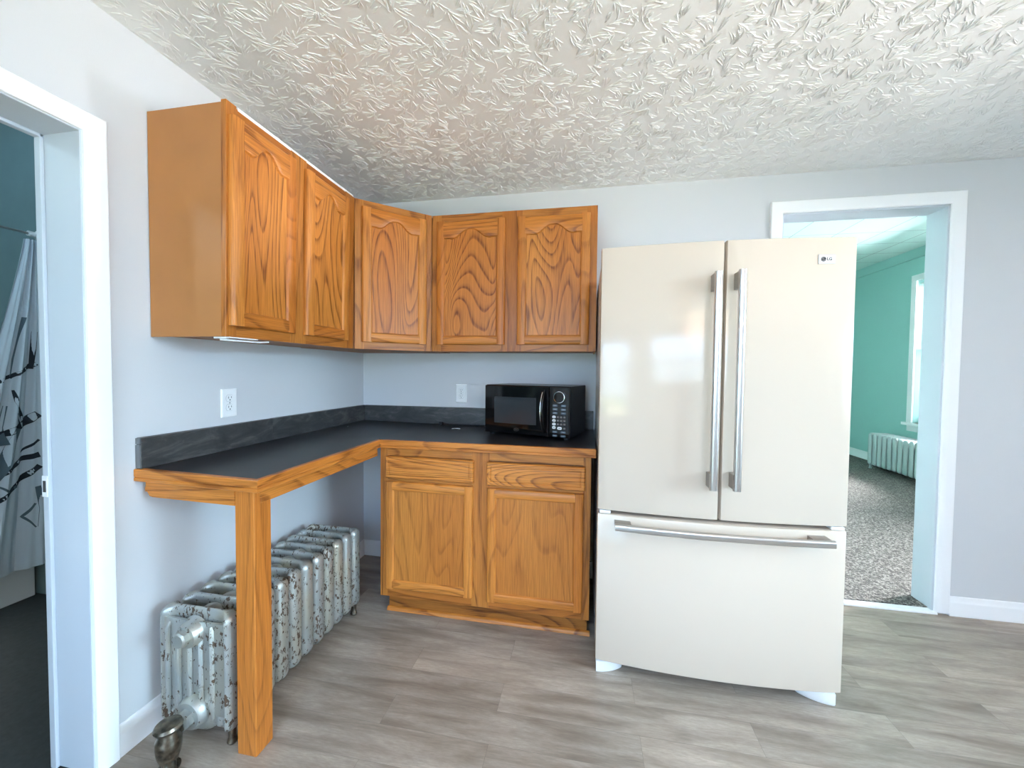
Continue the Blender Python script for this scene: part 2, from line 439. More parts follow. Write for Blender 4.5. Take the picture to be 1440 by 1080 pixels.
g = M(); g.box(WX0+t, WX1-t, y, y+.006, WZ0+t, WZ1-t); g.build('pane', 'window_glass', w1)
m = M()
for a, b in ((WX0-.07, WX0), (WX1, WX1+.07)): m.box(a, b, YS, YS+.02, WZ0-.05, WZ1+.07)
m.box(WX0, WX1, YS, YS+.02, WZ1, WZ1+.07); m.box(WX0-.09, WX1+.09, YS, YS+.05, WZ0-.07, WZ0-.03)
struct('trim_1', m, 'trim_white', bevel=.003)

# casing profile around the doorways
def casing_poly(wd=.058, th=.019):      # (offset from opening edge, out)
    return [(0, 0), (0, .010), (.004, .013), (.010, .013), (.014, .016), (.030, .0175), (.044, th), (wd-.004, th), (wd, th-.004), (wd, 0)]
def casing(T, a0, a1, h, wd=.058, z0=0.0):
    """doorway casing: opening a0..a1 along u, 0..h along v, out along w"""
    m = M(); m.T = T; pr = casing_poly(wd)
    path = [((a0, z0), (-1, 0)), ((a0, h), (-1, 1)), ((a1, h), (1, 1)), ((a1, z0), (1, 0))]
    m.loft([[(p[0]+d[0]*o, p[1]+d[1]*o, w_) for o, w_ in pr] for p, d in path])
    return m
RV = -.010; RB = -.005
TLf = frame_T((0, 0, 0), (0, 1, 0), (0, 0, 1), (1, 0, 0))
m = casing(TLf, OY0-RV, OY1+RV, OZ+RV, .055); struct('trim_2', m, 'trim_white', smooth=True)
m = casing(frame_T((-TL, 0, 0), (0, 1, 0), (0, 0, 1), (-1, 0, 0)), OY0-RV, OY1+RV, OZ+RV); struct('trim_3', m, 'trim_blue_shade', smooth=True)
TBf = frame_T((0, 0, 0), (1, 0, 0), (0, 0, 1), (0, -1, 0))
m = casing(TBf, BX0-RB, BX1+RB, BZ+RB, .062, .012); struct('trim_4', m, 'trim_white', smooth=True)
m = casing(frame_T((0, TB, 0), (1, 0, 0), (0, 0, 1), (0, 1, 0)), BX0-RB, BX1+RB, BZ+RB, .062, .02); struct('trim_5', m, 'trim_blue_shade', smooth=True)
# jamb linings: left doorway
JT = .014
m = M(); m.box(-TL, .001, OY1-JT, OY1+.0005, 0.004, OZ); m.box(-TL, .001, OY0-.0005, OY0+JT, 0.004, OZ); m.box(-TL, .001, OY0, OY1, OZ-JT, OZ+.0005)
m.box(-TL+.012, -TL+.035, OY1-JT-.010, OY1-JT, 0.004, OZ-JT); m.box(-TL+.012, -TL+.035, OY0, OY1, OZ-JT-.010, OZ-JT)
d1 = struct('door_1', m, 'trim_blue_shade', bevel=.002)
m = M(); m.box(-TL+.012, -TL+.034, OY1-JT-.0125, OY1-JT-.010, .865, .93); m.build('strike_plate', 'white_plastic', d1, bevel=.001)
m = M(); m.box(-TL+.017, -TL+.028, OY1-JT-.0132, OY1-JT-.0122, .88, .915); m.build('strike_slot', 'slot_dark', d1)
m = M(); m.box(BX0-.0005, BX0+JT, -.001, TB, 0.012, BZ); m.box(BX1-JT, BX1+.0005, -.001, TB, 0.012, BZ); m.box(BX0, BX1, -.001, TB, BZ-JT, BZ+.0005)
struct('door_2', m, 'trim_blue_shade', bevel=.002)
m = M(); m.prism([(-.018, 0), (-.018, .006), (-.012, .012), (.020, .014), (.026, 0)], 'x', BX0-.005, BX1+.004); struct('trim_6', m, 'trim_white')

# baseboards
bb = [(0, 0), (.016, 0), (.016, .012), (.0125, .020), (.0125, .066), (.0105, .074), (.0075, .078), (.0075, .092), (.004, .099), (0, .100)]
def base(name, p0, p1, nrm, mat='trim_white', sc_=1.0, z0=0.0):
    p0, p1, nrm = Vector(p0), Vector(p1), Vector(nrm)
    m = M(); m.loft([[p+nrm*a*sc_+Vector((0,0,b*sc_+z0)) for a, b in bb] for p in (p0, p1)])
    return struct(name, m, mat, smooth=True)
base('baseboard_left', (0, OY1+RV+.055, 0), (0, 0, 0), (1, 0, 0))
base('baseboard_back', (0, 0, 0), (BX0-RB-.062, 0, 0), (0, -1, 0))
base('baseboard_right', (BX1+RB+.062, 0, 0), (XE, 0, 0), (0, -1, 0))
# quarter round at the foot of the right baseboard
base('baseboard_front', (XE, YS, 0), (-.0, YS, 0), (0, 1, 0))

# bathroom seen through the left doorway
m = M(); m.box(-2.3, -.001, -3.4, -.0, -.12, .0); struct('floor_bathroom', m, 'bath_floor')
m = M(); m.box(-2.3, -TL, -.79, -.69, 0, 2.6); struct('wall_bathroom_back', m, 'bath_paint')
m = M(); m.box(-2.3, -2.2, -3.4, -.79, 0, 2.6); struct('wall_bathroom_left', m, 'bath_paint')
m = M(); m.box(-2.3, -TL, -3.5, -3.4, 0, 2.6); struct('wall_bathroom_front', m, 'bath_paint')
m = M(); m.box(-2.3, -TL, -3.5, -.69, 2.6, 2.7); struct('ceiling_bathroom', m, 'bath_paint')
bl = thing('bathroom_fill_lamp', 'unseen round lamp added to brighten the bathroom beyond the doorway', 'ceiling lamp', (-1.1, -2.6, 2.6))  # unseen fixture and its light, added to lift the dark bathroom
m = M(); m.lathe([(.0, 0), (.10, 0), (.10, -.03), (.07, -.07), (0, -.08)], (-1.1, -2.6, 2.6), (0, 0, 1), 24); m.build('shade', 'white_plastic', bl, smooth=True)
l = bpy.data.lights.new('bathroom_fill_light', 'POINT'); l.energy = 13; l.color = (.62, .86, 1); l.shadow_soft_size = .12
o = bpy.data.objects.new('bathroom_fill_light', l); COL.objects.link(o); o.location = (-1.1, -2.6, 2.38)
# bathtub along the far side
m = M(); r = []
X0, X1, Y0, Y1 = -2.19, -1.50, -2.4, -.80
def rr(x0, x1, y0, y1, z, rad, n=5):
    pts = []
    for cx_, cy_, a0 in ((x1-rad, y1-rad, 0), (x0+rad, y1-rad, PI/2), (x0+rad, y0+rad, PI), (x1-rad, y0+rad, 1.5*PI)):
        for k in range(n+1):
            a_ = a0+PI/2*k/n; pts.append((cx_+rad*math.cos(a_), cy_+rad*math.sin(a_), z))
    return pts
m.loft([rr(X0, X1, Y0, Y1, .0, .01), rr(X0, X1, Y0, Y1, .42, .01), rr(X0, X1+.02, Y0, Y1, .44, .01), rr(X0, X1+.02, Y0, Y1, .47, .01),
        rr(X0+.07, X1-.05, Y0+.08, Y1-.08, .47, .12), rr(X0+.09, X1-.08, Y0+.14, Y1-.12, .20, .14), rr(X0+.18, X1-.16, Y0+.25, Y1-.2, .12, .12)])
o = m.build('bathtub', 'white_enamel', smooth=True); tag(o, 'white bathtub with plain front behind the branch-print shower curtain', 'bathtub')
# curtain rod
RX = -1.425
rod = thing('curtain_rod', 'thin white curtain rod with round end bracket inside the dark bathroom', 'curtain rod', (RX, -.79, 1.965))
m = M(); m.tube([(RX, -.79, 1.965), (RX, -3.4, 1.965)], .006); m.build('rod', 'steel_mount', rod, smooth=True)
m = M(); m.lathe([(0, 0), (.026, 0), (.026, .008), (.014, .018), (.014, .045), (0, .045)], (RX, -.79, 1.965), (0, -1, 0)); m.build('bracket', 'white_plastic', rod, smooth=True)
# shower curtain gathered towards the wall, with a bare-branch print woven into the cloth
def cur(s_, z):       # s_: 0..1 from wall to free edge
    k = (1.935-z)/1.745
    yw = .04+.37*min(1, max(0, k))**1.1
    fold = .020*math.sin(s_*17+z*.6)+.008*math.sin(s_*41+z*2.0)
    return Vector((RX+fold*(.5+.5*k), -.805-s_*yw, z))
m = M(); ns, nz = 44, 30; zz = [.19+(1.935-.19)*j/nz for j in range(nz+1)]
g0 = [[cur(i/ns, z) for i in range(ns+1)] for z in zz]
vs = [p for row in g0 for p in row]; off = len(vs); vs += [p+Vector((-.002, 0, 0)) for row in g0 for p in row]
fs = []
for j in range(nz):
    for i in range(ns):
        a_ = j*(ns+1)+i
        fs.append((a_, a_+1, a_+ns+2, a_+ns+1)); fs.append((off+a_, off+a_+ns+1, off+a_+ns+2, off+a_+1))
m.add(vs, fs)
def branch(pts, w0, w1, mi):
    m.cur = mi; n_ = 10; w0 *= 1.5; w1 *= 1.5; L = []
    for i in range((len(pts)-1)*n_+1):
        k = min(i//n_, len(pts)-2); t_ = i/n_-k
        y_ = pts[k][0]*(1-t_)+pts[k+1][0]*t_; z_ = pts[k][1]*(1-t_)+pts[k+1][1]*t_
        L.append((y_, z_))
    rows = []
    for i, (y_, z_) in enumerate(L):
        a_ = L[max(i-1, 0)]; b_ = L[min(i+1, len(L)-1)]
        d_ = Vector((b_[0]-a_[0], b_[1]-a_[1])).normalized(); nn = Vector((-d_.y, d_.x))
        wd = (w0+(w1-w0)*i/(len(L)-1))*.5
        row = []
        for sg in (-1, 1):
            Y, Z = y_+nn.x*wd*sg, z_+nn.y*wd*sg
            k2 = (1.935-Z)/1.745; yw = .04+.37*min(1, max(0.001, k2))**1.1
            p = cur((-.805-Y)/yw, Z); p.x += .0016; row.append(p)
        rows.append(row)
    vs_ = [p for r_ in rows for p in r_]
    m.add(vs_, [(2*i, 2*i+1, 2*i+3, 2*i+2) for i in range(len(rows)-1)]); m.cur = 0
# branch points in (y, z) on the cloth
for pts, w0, w1, mi in [
    ([(-.86, 1.52), (-.90, 1.30), (-.91, 1.22)], .006, .003, 2), ([(-.82, 1.45), (-.835, 1.25)], .010, .006, 1),
    ([(-.82, 1.28), (-.88, 1.23), (-.98, 1.17)], .014, .010, 1), ([(-.86, 1.25), (-.91, 1.20)], .006, .004, 1),
    ([(-.82, 1.01), (-.87, .96), (-.93, .92), (-1.05, .90)], .026, .016, 1), ([(-.87, .97), (-.90, 1.08), (-.905, 1.14)], .012, .004, 1),
    ([(-.895, .94), (-.92, .86), (-.955, .74), (-1.0, .64)], .020, .028, 2), ([(-.88, .94), (-.90, 1.02)], .006, .003, 1),
    ([(-.82, .79), (-.88, .775), (-.93, .73), (-1.02, .66)], .020, .008, 1), ([(-.82, .73), (-.89, .66), (-.99, .56)], .018, .010, 1),
    ([(-.90, .64), (-.94, .62), (-.97, .66)], .010, .004, 2), ([(-.93, 1.06), (-.95, .95), (-.94, .86)], .012, .016, 2),
    ([(-.82, .87), (-.86, .83), (-.88, .81)], .008, .005, 1), ([(-.84, .53), (-.88, .47), (-.84, .40)], .008, .004, 2),
    ([(-.83, .62), (-.815, .50), (-.82, .40)], .014, .02, 2), ([(-.99, 1.05), (-1.03, .90), (-1.05, .80)], .014, .02, 2)]:
    branch(pts, w0, w1, mi)
o = m.build('shower_curtain', ['curtain_cloth', 'branch_print', 'branch_print_grey'], smooth=True)
tag(o, 'pale blue shower curtain with dark bare-branch print hanging in the bathroom', 'shower curtain')

# room beyond the right doorway
XF = 5.55
m = M(); m.box(1.2, XF+.1, .022, 6.2, -.12, .018); struct('floor_carpet', m, 'carpet_pile')
# shaggy edge of the carpet along the threshold
m = M(); m.box(1.2, XF+.1, TB, 6.2, HF, HF+.1); struct('ceiling_beyond', m, 'ceiling_tile')
FY0, FY1, FZ0, FZ1 = 2.45, 3.32, .66, 2.44
GY0, GY1 = .7, 1.55
m = M()
for a, b in ((TB, GY0), (GY1, FY0), (FY1, 6.2)): m.box(XF, XF+.15, a, b, 0, HF)
for a, b in ((FY0, FY1), (GY0, GY1)):
    m.box(XF, XF+.15, a, b, 0, FZ0); m.box(XF, XF+.15, a, b, FZ1, HF)
struct('wall_beyond_right', m, 'teal_paint')
m = M(); m.box(1.2, XF+.15, 6.2, 6.3, 0, HF); struct('wall_beyond_back', m, 'teal_paint')
m = M(); m.box(1.1, 1.2, TB, 6.3, 0, HF); struct('wall_beyond_left', m, 'teal_paint')
m = M(); m.prism([(XF, HF), (XF, HF-.105), (XF-.018, HF-.105), (XF-.022, HF-.06), (XF-.045, HF-.02), (XF-.06, HF)][::-1], 'y', TB, 6.2); struct('trim_7', m, 'teal_paint', smooth=True)
base('baseboard_beyond', (XF, TB, .0), (XF, 6.2, .0), (-1, 0, 0), 'trim_white', 1.15, .018)
for nm, ya, yb in (('window_3', FY0, FY1), ('window_4', GY0, GY1)):
    o = window_x_wall(nm, XF+.08, ya, yb, FZ0, FZ1, 1)
    m = M(); x_ = XF
    m.box(x_-.02, x_, ya-.07, ya, FZ0-.02, FZ1); m.box(x_-.02, x_, yb, yb+.08, FZ0-.02, FZ1); m.box(x_-.02, x_, ya-.07, yb+.08, FZ1, FZ1+.075)
    m.box(x_-.055, x_+.05, ya-.10, yb+.11, FZ0-.035, FZ0); m.box(x_-.018, x_, ya-.06, yb+.07, FZ0-.11, FZ0-.035)
    m.build('casing', 'trim_white', o, bevel=.004)
# sheer curtain in the far window
m = M(); secs = []
for j in range(17):
    z_ = 2.40-(2.40-.69)*j/16
    wy = .30-.16*math.sin(min(1, j/9)*PI/2) if j < 9 else .14+.10*(j-9)/7
    secs.append([(XF+.03+.010*math.sin(i*1.7), FY1-.06-wy*i/14, z_) for i in range(15)] + [(XF+.033+.010*math.sin(i*1.7), FY1-.06-wy*i/14, z_) for i in range(14, -1, -1)])
m.loft(secs); o = m.build('sheer_curtain', 'sheer_cloth', smooth=True)
tag(o, 'white sheer curtain tied back in the window of the teal room', 'curtain')
m = M(); m.tube([(XF+.03, FY0, 2.40), (XF+.03, FY1, 2.40)], .007); o = m.build('curtain_rod', 'steel', smooth=True); tag(o, 'slim metal rod carrying the sheer curtain in the teal room window', 'curtain rod')

# garden behind the windows (only met in reflections)
m = M(); m.box(-6, 14, -14, YS-.5, -.6, -.5); o = struct('ground_outside', m, 'lawn')

# ------------------------------------------------------------------ cabinet pieces
def loft_uv(m, pieces): m.loft(pieces)
def cabinet_door(parent, T, u0, u1, v0, v1, arch=0.0, st=.050, th=.019, name='door', pm='oak_vertical'):
    """framed door; local u right, v up, w out of the carcass"""
    wdt = u1-u0
    # stile section in (offset inward, w)
    e = .006; bd = .009
    sec = [(0, 0), (0, th-.008), (.003, th-.003), (e+.002, th), (st-bd, th), (st-bd*.55, th-.0015), (st-.002, th-.007), (st, th-.009), (st, 0)]
    m = M(); m.T = T
    m.box(u0+st-.010, u1-st+.010, v0+st-.010, v1-st+.006, .002, th-.0085)
    door = m.build(name, pm, parent)          # the panel carries its frame pieces
    for sg, uu in ((1, u0), (-1, u1)):
        m = M(); m.T = T
        m.loft([[(uu+sg*a, vv, w_) for a, w_ in sec] for vv in (v0+.0, v1-.0)])
        m.build('stile', 'oak_stile', door, smooth=True)
    m = M(); m.T = T     # bottom rail
    m.loft([[(uu, v0+a, w_+.0003) for a, w_ in sec] for uu in (u0+st-.008, u1-st+.008)])
    m.build('rail', 'oak_rail', door, smooth=True)
    # top rail with or without a cathedral arch
    m = M(); m.T = T; N = 36; secs = []
    ui, uo = u0+st-.008, u1-st+.008
    for i in range(N+1):
        uu = ui+(uo-ui)*i/N
        t_ = (uu-(u0+st))/(wdt-2*st); t_ = min(1, max(0, t_))
        if arch:
            q_ = abs(t_-.5)*2
            if q_ > .82: d_ = st+arch*.95
            elif q_ > .66: d_ = st+arch*(.95+.05*math.sin((q_-.66)/.16*PI))
            else:
                z_ = q_/.66
                d_ = st+arch*.95*(.5-.5*math.cos(PI*z_**1.25))
        else: d_ = st
        secs.append([(uu, v1-(a if a < st-bd-.001 else a-st+d_), w_+.0003) for a, w_ in sec])
    m.loft(secs); m.build('rail', 'oak_rail', door, smooth=True)
    return door
def drawer_front(parent, T, u0, u1, v0, v1, th=.019):
    m = M(); m.T = T
    def ring(i_, w_): return [(u0+i_, v0+i_, w_), (u1-i_, v0+i_, w_), (u1-i_, v1-i_, w_), (u0+i_, v1-i_, w_)]
    m.loft([ring(0, 0), ring(0, th-.007), ring(.003, th-.002), ring(.006, th), ring(.018, th), ring(.0195, th-.0035), ring(.022, th-.0035), ring(.0235, th-.0008), ring(.03, th-.0004)])
    return m.build('drawer_front', 'oak_horizontal', parent)
def face_frame(parent, T, u0, u1, v0, v1, stiles, rails, th=.019, w0=0.0, lift=0.0):
    m = M(); m.T = T
    for k, (a, b) in enumerate(stiles): m.box(a, b, v0, v1+(lift if k == 0 else 0), w0, w0+th)
    m.cur = 1
    for a, b in rails:
        for (s0, s1), (s2, s3) in zip(stiles[:-1], stiles[1:]): m.box(s1-.001, s2+.001, a, b, w0, w0+th-.0004)
    return m.build('face_frame', ['oak_frame_v', 'oak_frame_h'], parent, bevel=.001)

ZB, ZT = 1.3703, 2.1313
# --- left wall cabinet
UL0, UL1 = -1.3144, -.597
cab = thing('wall_cabinet', 'oak two-door wall cabinet on the left wall with plain tan end panel', 'cabinet', (0.15, -.95, ZB))
def lean(m):
    m.v = [Vector((p.x+(.014*(p.z-1.93) if p.x > .2 else 0), p.y, p.z)) for p in m.v]; return m
m = M(); m.box(.004, .2945, UL0+.006, UL1, ZB+.006, ZT-.01); lean(m)
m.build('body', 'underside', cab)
m = M(); m.box(.0035, .2955, UL0, UL0+.006, ZB, ZT-.001); lean(m); m.build('end_panel', 'birch_side', cab)
Tl = frame_T((.295, 0, 0), (0, 1, 0), (0, 0, 1), (1, 0, 0))
# the cabinet front leans a little: its foot sits closer to the wall
Tl = Tl @ Matrix.Translation((0, 0, 0)); Sh = Matrix.Identity(4); Sh[0][2] = .014; Sh[0][3] = -.014*(1.93)
Tl = Sh @ Tl
face_frame(cab, Tl, UL0, UL1, ZB, ZT, [(UL0, UL0+.040), (-1.03, -.94), (UL1-.075, UL1)], [(ZB, ZB+.045), (ZT-.05, ZT)], lift=.007)
Tld = Tl @ Matrix.Translation((0, 0, .0195))
cabinet_door(cab, Tld, -1.305, -1.014, 1.408, 2.095, .050)
cabinet_door(cab, Tld, -.955, -.657, 1.408, 2.095, .050)
m = M(); m.T = Tl; m.box(UL0+.045, UL1-.01, ZT-.004, ZT+.007, .004, .0188); m.build('top_strip', 'trim_white', cab)
# --- corner cabinet
A = Vector((.316, -.596, 0)); B = Vector((.616, -.316, 0)); L = (B-A).length; ud = (B-A).normalized(); wd_ = Vector((ud.y, -ud.x, 0))
cab = thing('wall_cabinet', 'oak corner wall cabinet with one angled arched door', 'cabinet', (.30, -.30, ZB))
m = M(); i_ = .019; P = [(.004, -.004), (.004, -.596), (.300, -.596)] + [tuple((A-wd_*i_)[:2]), tuple((B-wd_*i_)[:2])] + [(.616, -.300), (.616, -.004)]
P = [(.004, -.004), (.004, -.5955), (.297, -.5955), (.602, -.312), (.6155, -.300), (.6155, -.004)]
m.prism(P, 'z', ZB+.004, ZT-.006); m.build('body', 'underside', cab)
Td = frame_T(A-wd_*.019, ud, (0, 0, 1), wd_)
face_frame(cab, Td, 0, L, ZB, ZT, [(.0, .045), (L-.045, L)], [(ZB, ZB+.045), (ZT-.05, ZT)])
cabinet_door(cab, Td @ Matrix.Translation((0, 0, .0195)), .034, .034+.343, 1.408, 2.095, .050)
# --- back wall cabinet
cab = thing('wall_cabinet', 'oak two-door wall cabinet on the back wall, beside the refrigerator', 'cabinet', (1.07, -.15, ZB))
UB0, UB1 = .617, 1.528
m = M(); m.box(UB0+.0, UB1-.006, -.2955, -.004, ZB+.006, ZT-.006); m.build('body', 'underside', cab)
m = M(); m.box(UB1-.006, UB1, -.2955, -.004, ZB, ZT-.001); m.build('end_panel', 'birch_side', cab)
Tb = frame_T((0, -.295, 0), (1, 0, 0), (0, 0, 1), (0, -1, 0))
face_frame(cab, Tb, UB0, UB1, ZB, ZT, [(UB0+.001, UB0+.055), (1.02, 1.13), (1.475, UB1)], [(ZB, ZB+.045), (ZT-.05, ZT)])
Tbd = Tb @ Matrix.Translation((0, 0, .0195))
cabinet_door(cab, Tbd, .648, 1.040, 1.408, 2.090, .050)
cabinet_door(cab, Tbd, 1.108, 1.492, 1.408, 2.090, .050)
# --- white clip under the left cabinet
o = thing('plastic_clip', 'small white plastic clip with thin arm under the left wall cabinet', 'clip', (.30, -1.28, ZB))
m = M(); m.box(.250, .300, -1.308, -1.296, ZB-.006, ZB-.0002); m.box(.288, .312, -1.306, -1.19, ZB-.004, ZB-.0002); m.build('clip_base', 'white_plastic', o, bevel=.0015)
m = M(); m.tube([(.270, -1.302, ZB-.008), (.287, -1.27, ZB-.010), (.298, -1.22, ZB-.0105), (.300, -1.17, ZB-.010), (.299, -1.13, ZB-.006)], [.004, .0035, .003, .003, .0025], 8); m.build('clip_arm', 'white_plastic', o, smooth=True)

# --- base cabinet
XB0, XB1, YF = .4653, 1.5098, -.608
ZTK, ZCT = .114, .875
cab = thing('base_cabinet', 'oak base cabinet with two drawers over two doors under the dark worktop', 'cabinet', (.99, -.3, 0))
m = M(); m.box(XB0+.006, XB1-.006, YF+.0195, -.02, ZTK+.002, ZCT); m.build('body', 'underside', cab)
for xx in (XB0, XB1-.006): m = M(); m.box(xx, xx+.006, YF+.019, -.02, ZTK, ZCT); m.build('side_panel', 'oak_vertical', cab)
Tc = frame_T((0, YF+.019, 0), (1, 0, 0), (0, 0, 1), (0, -1, 0))
face_frame(cab, Tc, XB0, XB1, ZTK, ZCT, [(XB0, .505), (.945, 1.032), (1.474, XB1)], [(ZTK, ZTK+.045), (.700, .730), (ZCT-.04, ZCT)])
Tcd = Tc @ Matrix.Translation((0, 0, .0195))
drawer_front(cab, Tcd, .501, .956, .723, .833); drawer_front(cab, Tcd, 1.021, 1.484, .719, .830)
cabinet_door(cab, Tcd, .499, .952, .163, .706, 0, .046, pm='oak_panel_plain'); cabinet_door(cab, Tcd, 1.024, 1.478, .155, .705, 0, .046, pm='oak_panel_plain')
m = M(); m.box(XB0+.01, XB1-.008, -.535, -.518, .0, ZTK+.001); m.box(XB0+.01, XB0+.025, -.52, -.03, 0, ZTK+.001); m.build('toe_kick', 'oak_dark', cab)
m = M(); m.prism([(-.550, .0), (-.535, 0), (-.535, .019), (-.541, .018), (-.548, .011)], 'x', XB0+.004, XB1+.006); m.build('shoe_moulding', 'oak_horizontal', cab, smooth=True)

# --- worktop
CT = .916; CD = .478; CY = -.635; CL = -1.374; CR = 1.529
wt = thing('worktop', 'L-shaped dark slate laminate worktop with oak edging on one oak leg', 'worktop', (.25, -.7, .88))
sl = lambda x: .0095*max(0, 1-x/CD)      # the peninsula rises slightly towards the wall
m = M()
pts = [(.002, -.002), (.002, CL+.019), (CD-.019, CL+.019), (CD-.019, CY+.019), (CR, CY+.019), (CR, -.002), (CD-.019, -.002)]
tp = [Vector((x, y, CT-.0005+sl(x))) for x, y in pts]; bt = [Vector((x, y, CT-.036)) for x, y in pts]
n = len(pts); vs = tp+bt
fs = [(0, 1, 2, 3, 6), (6, 3, 4, 5)] + [(n+6, n+3, n+2, n+1, n), (n+5, n+4, n+3, n+6)] + [(i, (i+1) % n, n+(i+1) % n, n+i) for i in range(n)]
m.add(vs, fs); m.build('slab', 'slate_top', wt)
def strip(p0, p1, nrm, z0a, z0b, m0=0, m1=0):
    """edge strip; m0/m1 mitre the ends along the run"""
    p0, p1, nrm = Vector(p0), Vector(p1), Vector(nrm); d_ = (p1-p0).normalized()
    prof = [(-.019, 0), (-.0015, 0), (0, -.002), (0, -.024), (-.003, -.026), (-.003, -.0275), (0, -.029), (0, -.038), (-.002, -.040), (-.019, -.040)]
    m = M(); secs = []
    for p, z_, mt in ((p0, z0a, m0), (p1, z0b, m1)):
        secs.append([p+nrm*a+d_*(a*mt)+Vector((0, 0, z_+b)) for a, b in prof])
    m.loft(secs); return m.build('edge_strip', 'oak_rail', wt)
strip((.002, CL, 0), (CD, CL, 0), (0, -1, 0), CT+.0095, CT, 0, 1)
strip((CD, CL, 0), (CD, CY, 0), (1, 0, 0), CT, CT, -1, -1)
strip((CD, CY, 0), (CR, CY, 0), (0, -1, 0), CT, CT, -1, 0)
# backsplash
bsT = 1.030
def splash(poly_axis, secs_, name='backsplash'):
    m = M(); m.loft(secs_); return m.build(name, 'slate_laminate', wt, bevel=.0015)
ys = -.803
splash(0, [[(.001, y, CT+.009), (.019, y, CT+.0085), (.019, y, z-.0015), (.001, y, z)] for y, z in ((-.003, 1.026), (ys+.0006, 1.0285))])
splash(0, [[(.001, y, CT+.009), (.0195, y, CT+.0085), (.0195, y, z-.0015), (.001, y, z)] for y, z in ((ys-.0006, 1.028), (CL+.010, 1.0295))])
m = M(); m.box(.001, .0185, CL+.0065, CL+.010, CT+.012, 1.005); m.box(.001, .017, CL+.0070, CL+.010, 1.009, 1.028); m.build('backsplash_end', 'slate_edge', wt)
splash(0, [[(x, -.001, CT), (x, -.019, CT), (x, -.019, 1.026-.0015), (x, -.001, 1.026)] for x in (.0195, CR)])
# aprons below the edge
m = M(); m.prism([(CL+.045, .879), (CL+.045, .828), (CY+.03, .828), (CY+.03, .879)], 'x', CD-.050, CD-.030); m.build('apron', 'oak_rail', wt, bevel=.001)
m = M(); ap = [(.020, .886), (.020, .864), (.017, .858), (.017, .846), (.026, .845), (.031, .838), (.035, .831), (.046, .828), (.3715, .822), (.3715, .879), (.2, .883)]
m.prism([(x, z) for x, z in ap], 'y', CL+.022, CL+.042); m.build('apron', 'oak_rail', wt)
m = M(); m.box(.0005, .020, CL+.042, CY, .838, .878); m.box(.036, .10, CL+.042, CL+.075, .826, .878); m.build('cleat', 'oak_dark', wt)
# leg
LX, LY, LW = .4435, -1.352, .0715
m = M()
def legsec(z, e_=0.0):
    a, b, cc, d_ = LX-LW-.001+e_, LX-e_, LY+e_, LY+.070-e_; k = .003
    return [(a+k, cc, z), (b-k, cc, z), (b, cc+k, z), (b, d_-k, z), (b-k, d_, z), (a+k, d_, z), (a, d_-k, z), (a, cc+k, z)]
m.loft([legsec(.0, .001), legsec(.004), legsec(.878)]); m.build('leg', 'oak_stile', wt)

# crumb and paper bits on the worktop
m = M(); m.add([(.094, -.329, CT+.0088), (.101, -.331, CT+.0088), (.100, -.322, CT+.0088), (.095, -.323, CT+.0088), (.097, -.326, CT+.0115)], [(0,1,4),(1,2,4),(2,3,4),(3,0,4),(3,2,1,0)])
tag(m.build('crumb', 'paper_white'), 'tiny white crumb lying near the inner corner of the worktop', 'crumb')
m = M(); m.tube([(.700, -.205, CT+.0015), (.715, -.190, CT+.0025), (.735, -.186, CT+.0015)], .0013, 6); m.tube([(.738, -.205, CT+.0015), (.750, -.200, CT+.0018)], .0013, 6)
tag(m.build('twist_tie', 'paper_white', smooth=True), 'thin pale twist tie lying on the worktop left of the microwave', 'twist tie')

# ------------------------------------------------------------------ microwave
a_ = -.261
E1 = Vector((math.cos(a_), math.sin(a_), 0)); N1 = Vector((-math.sin(a_), math.cos(a_), 0))
P0 = Vector((.935, -.334, .927)); MW, MD, MH = .484, .300, .262
TM = frame_T(P0, E1, (0, 0, 1), -N1)        # local u along the front, v up, w towards the room
mw = thing('microwave', 'black countertop microwave with round silver-ringed dial', 'microwave', tuple(P0+E1*.24+N1*.15-Vector((0, 0, .0105))))
m = M(); m.T = TM; m.box(0, MW, 0, MH, -MD, -.016); m.build('case', 'black_case', mw, bevel=.004)
for uu in (.03, MW-.03):
    for ww in (-.04, -MD+.04):
        m = M(); m.T = TM; m.lathe([(.014, -.0105), (.014, 0.001)], (uu, 0, ww), (0, 1, 0), 12); m.build('foot', 'black_rubber', mw)
m = M(); m.T = TM; m.box(.002, .372, .003, MH-.003, -.016, .0); dr = m.build('door', 'black_gloss', mw, bevel=.003)
m = M(); m.T = TM; m.box(.060, .305, .057, .199, .0002, .0010); m.build('door_window', 'oven_window', dr, bevel=.0003)
m = M(); m.T = TM
def oval(cu, cv, ru, rv, w0_, w1_, n=28): return [[(cu+ru*math.cos(2*PI*k/n), cv+rv*math.sin(2*PI*k/n), w_) for k in range(n)] for w_ in (w0_, w1_)]
o_, i2 = oval(.193, .027, .0155, .0085, .0003, .0012), oval(.193, .027, .0135, .0068, .0003, .0012)
m.loft([o_[0], o_[1], i2[1], i2[0]], ring=True); m.build('emblem', 'chrome', dr)
def text(body, size, T, mat, parent, name, ext=.0004, sx=1.0):
    cu = bpy.data.curves.new(name, 'FONT'); cu.body = body; cu.size = size; cu.extrude = ext; cu.offset = size*.022; cu.align_x = 'CENTER'; cu.align_y = 'CENTER'
    to = bpy.data.objects.new(name, cu); COL.objects.link(to)
    bpy.context.view_layer.update()
    me = bpy.data.meshes.new_from_object(to.evaluated_get(bpy.context.evaluated_depsgraph_get()))
    bpy.data.objects.remove(to); me.materials.clear(); me.materials.append(MAT[mat])
    org = Vector(parent['_o'])
    me.transform(Matrix.Translation(-org) @ T @ Matrix.Diagonal((sx, 1, 1, 1)))
    o = bpy.data.objects.new(name, me); COL.objects.link(o); o.parent = parent; o['_o'] = list(org)
    return o
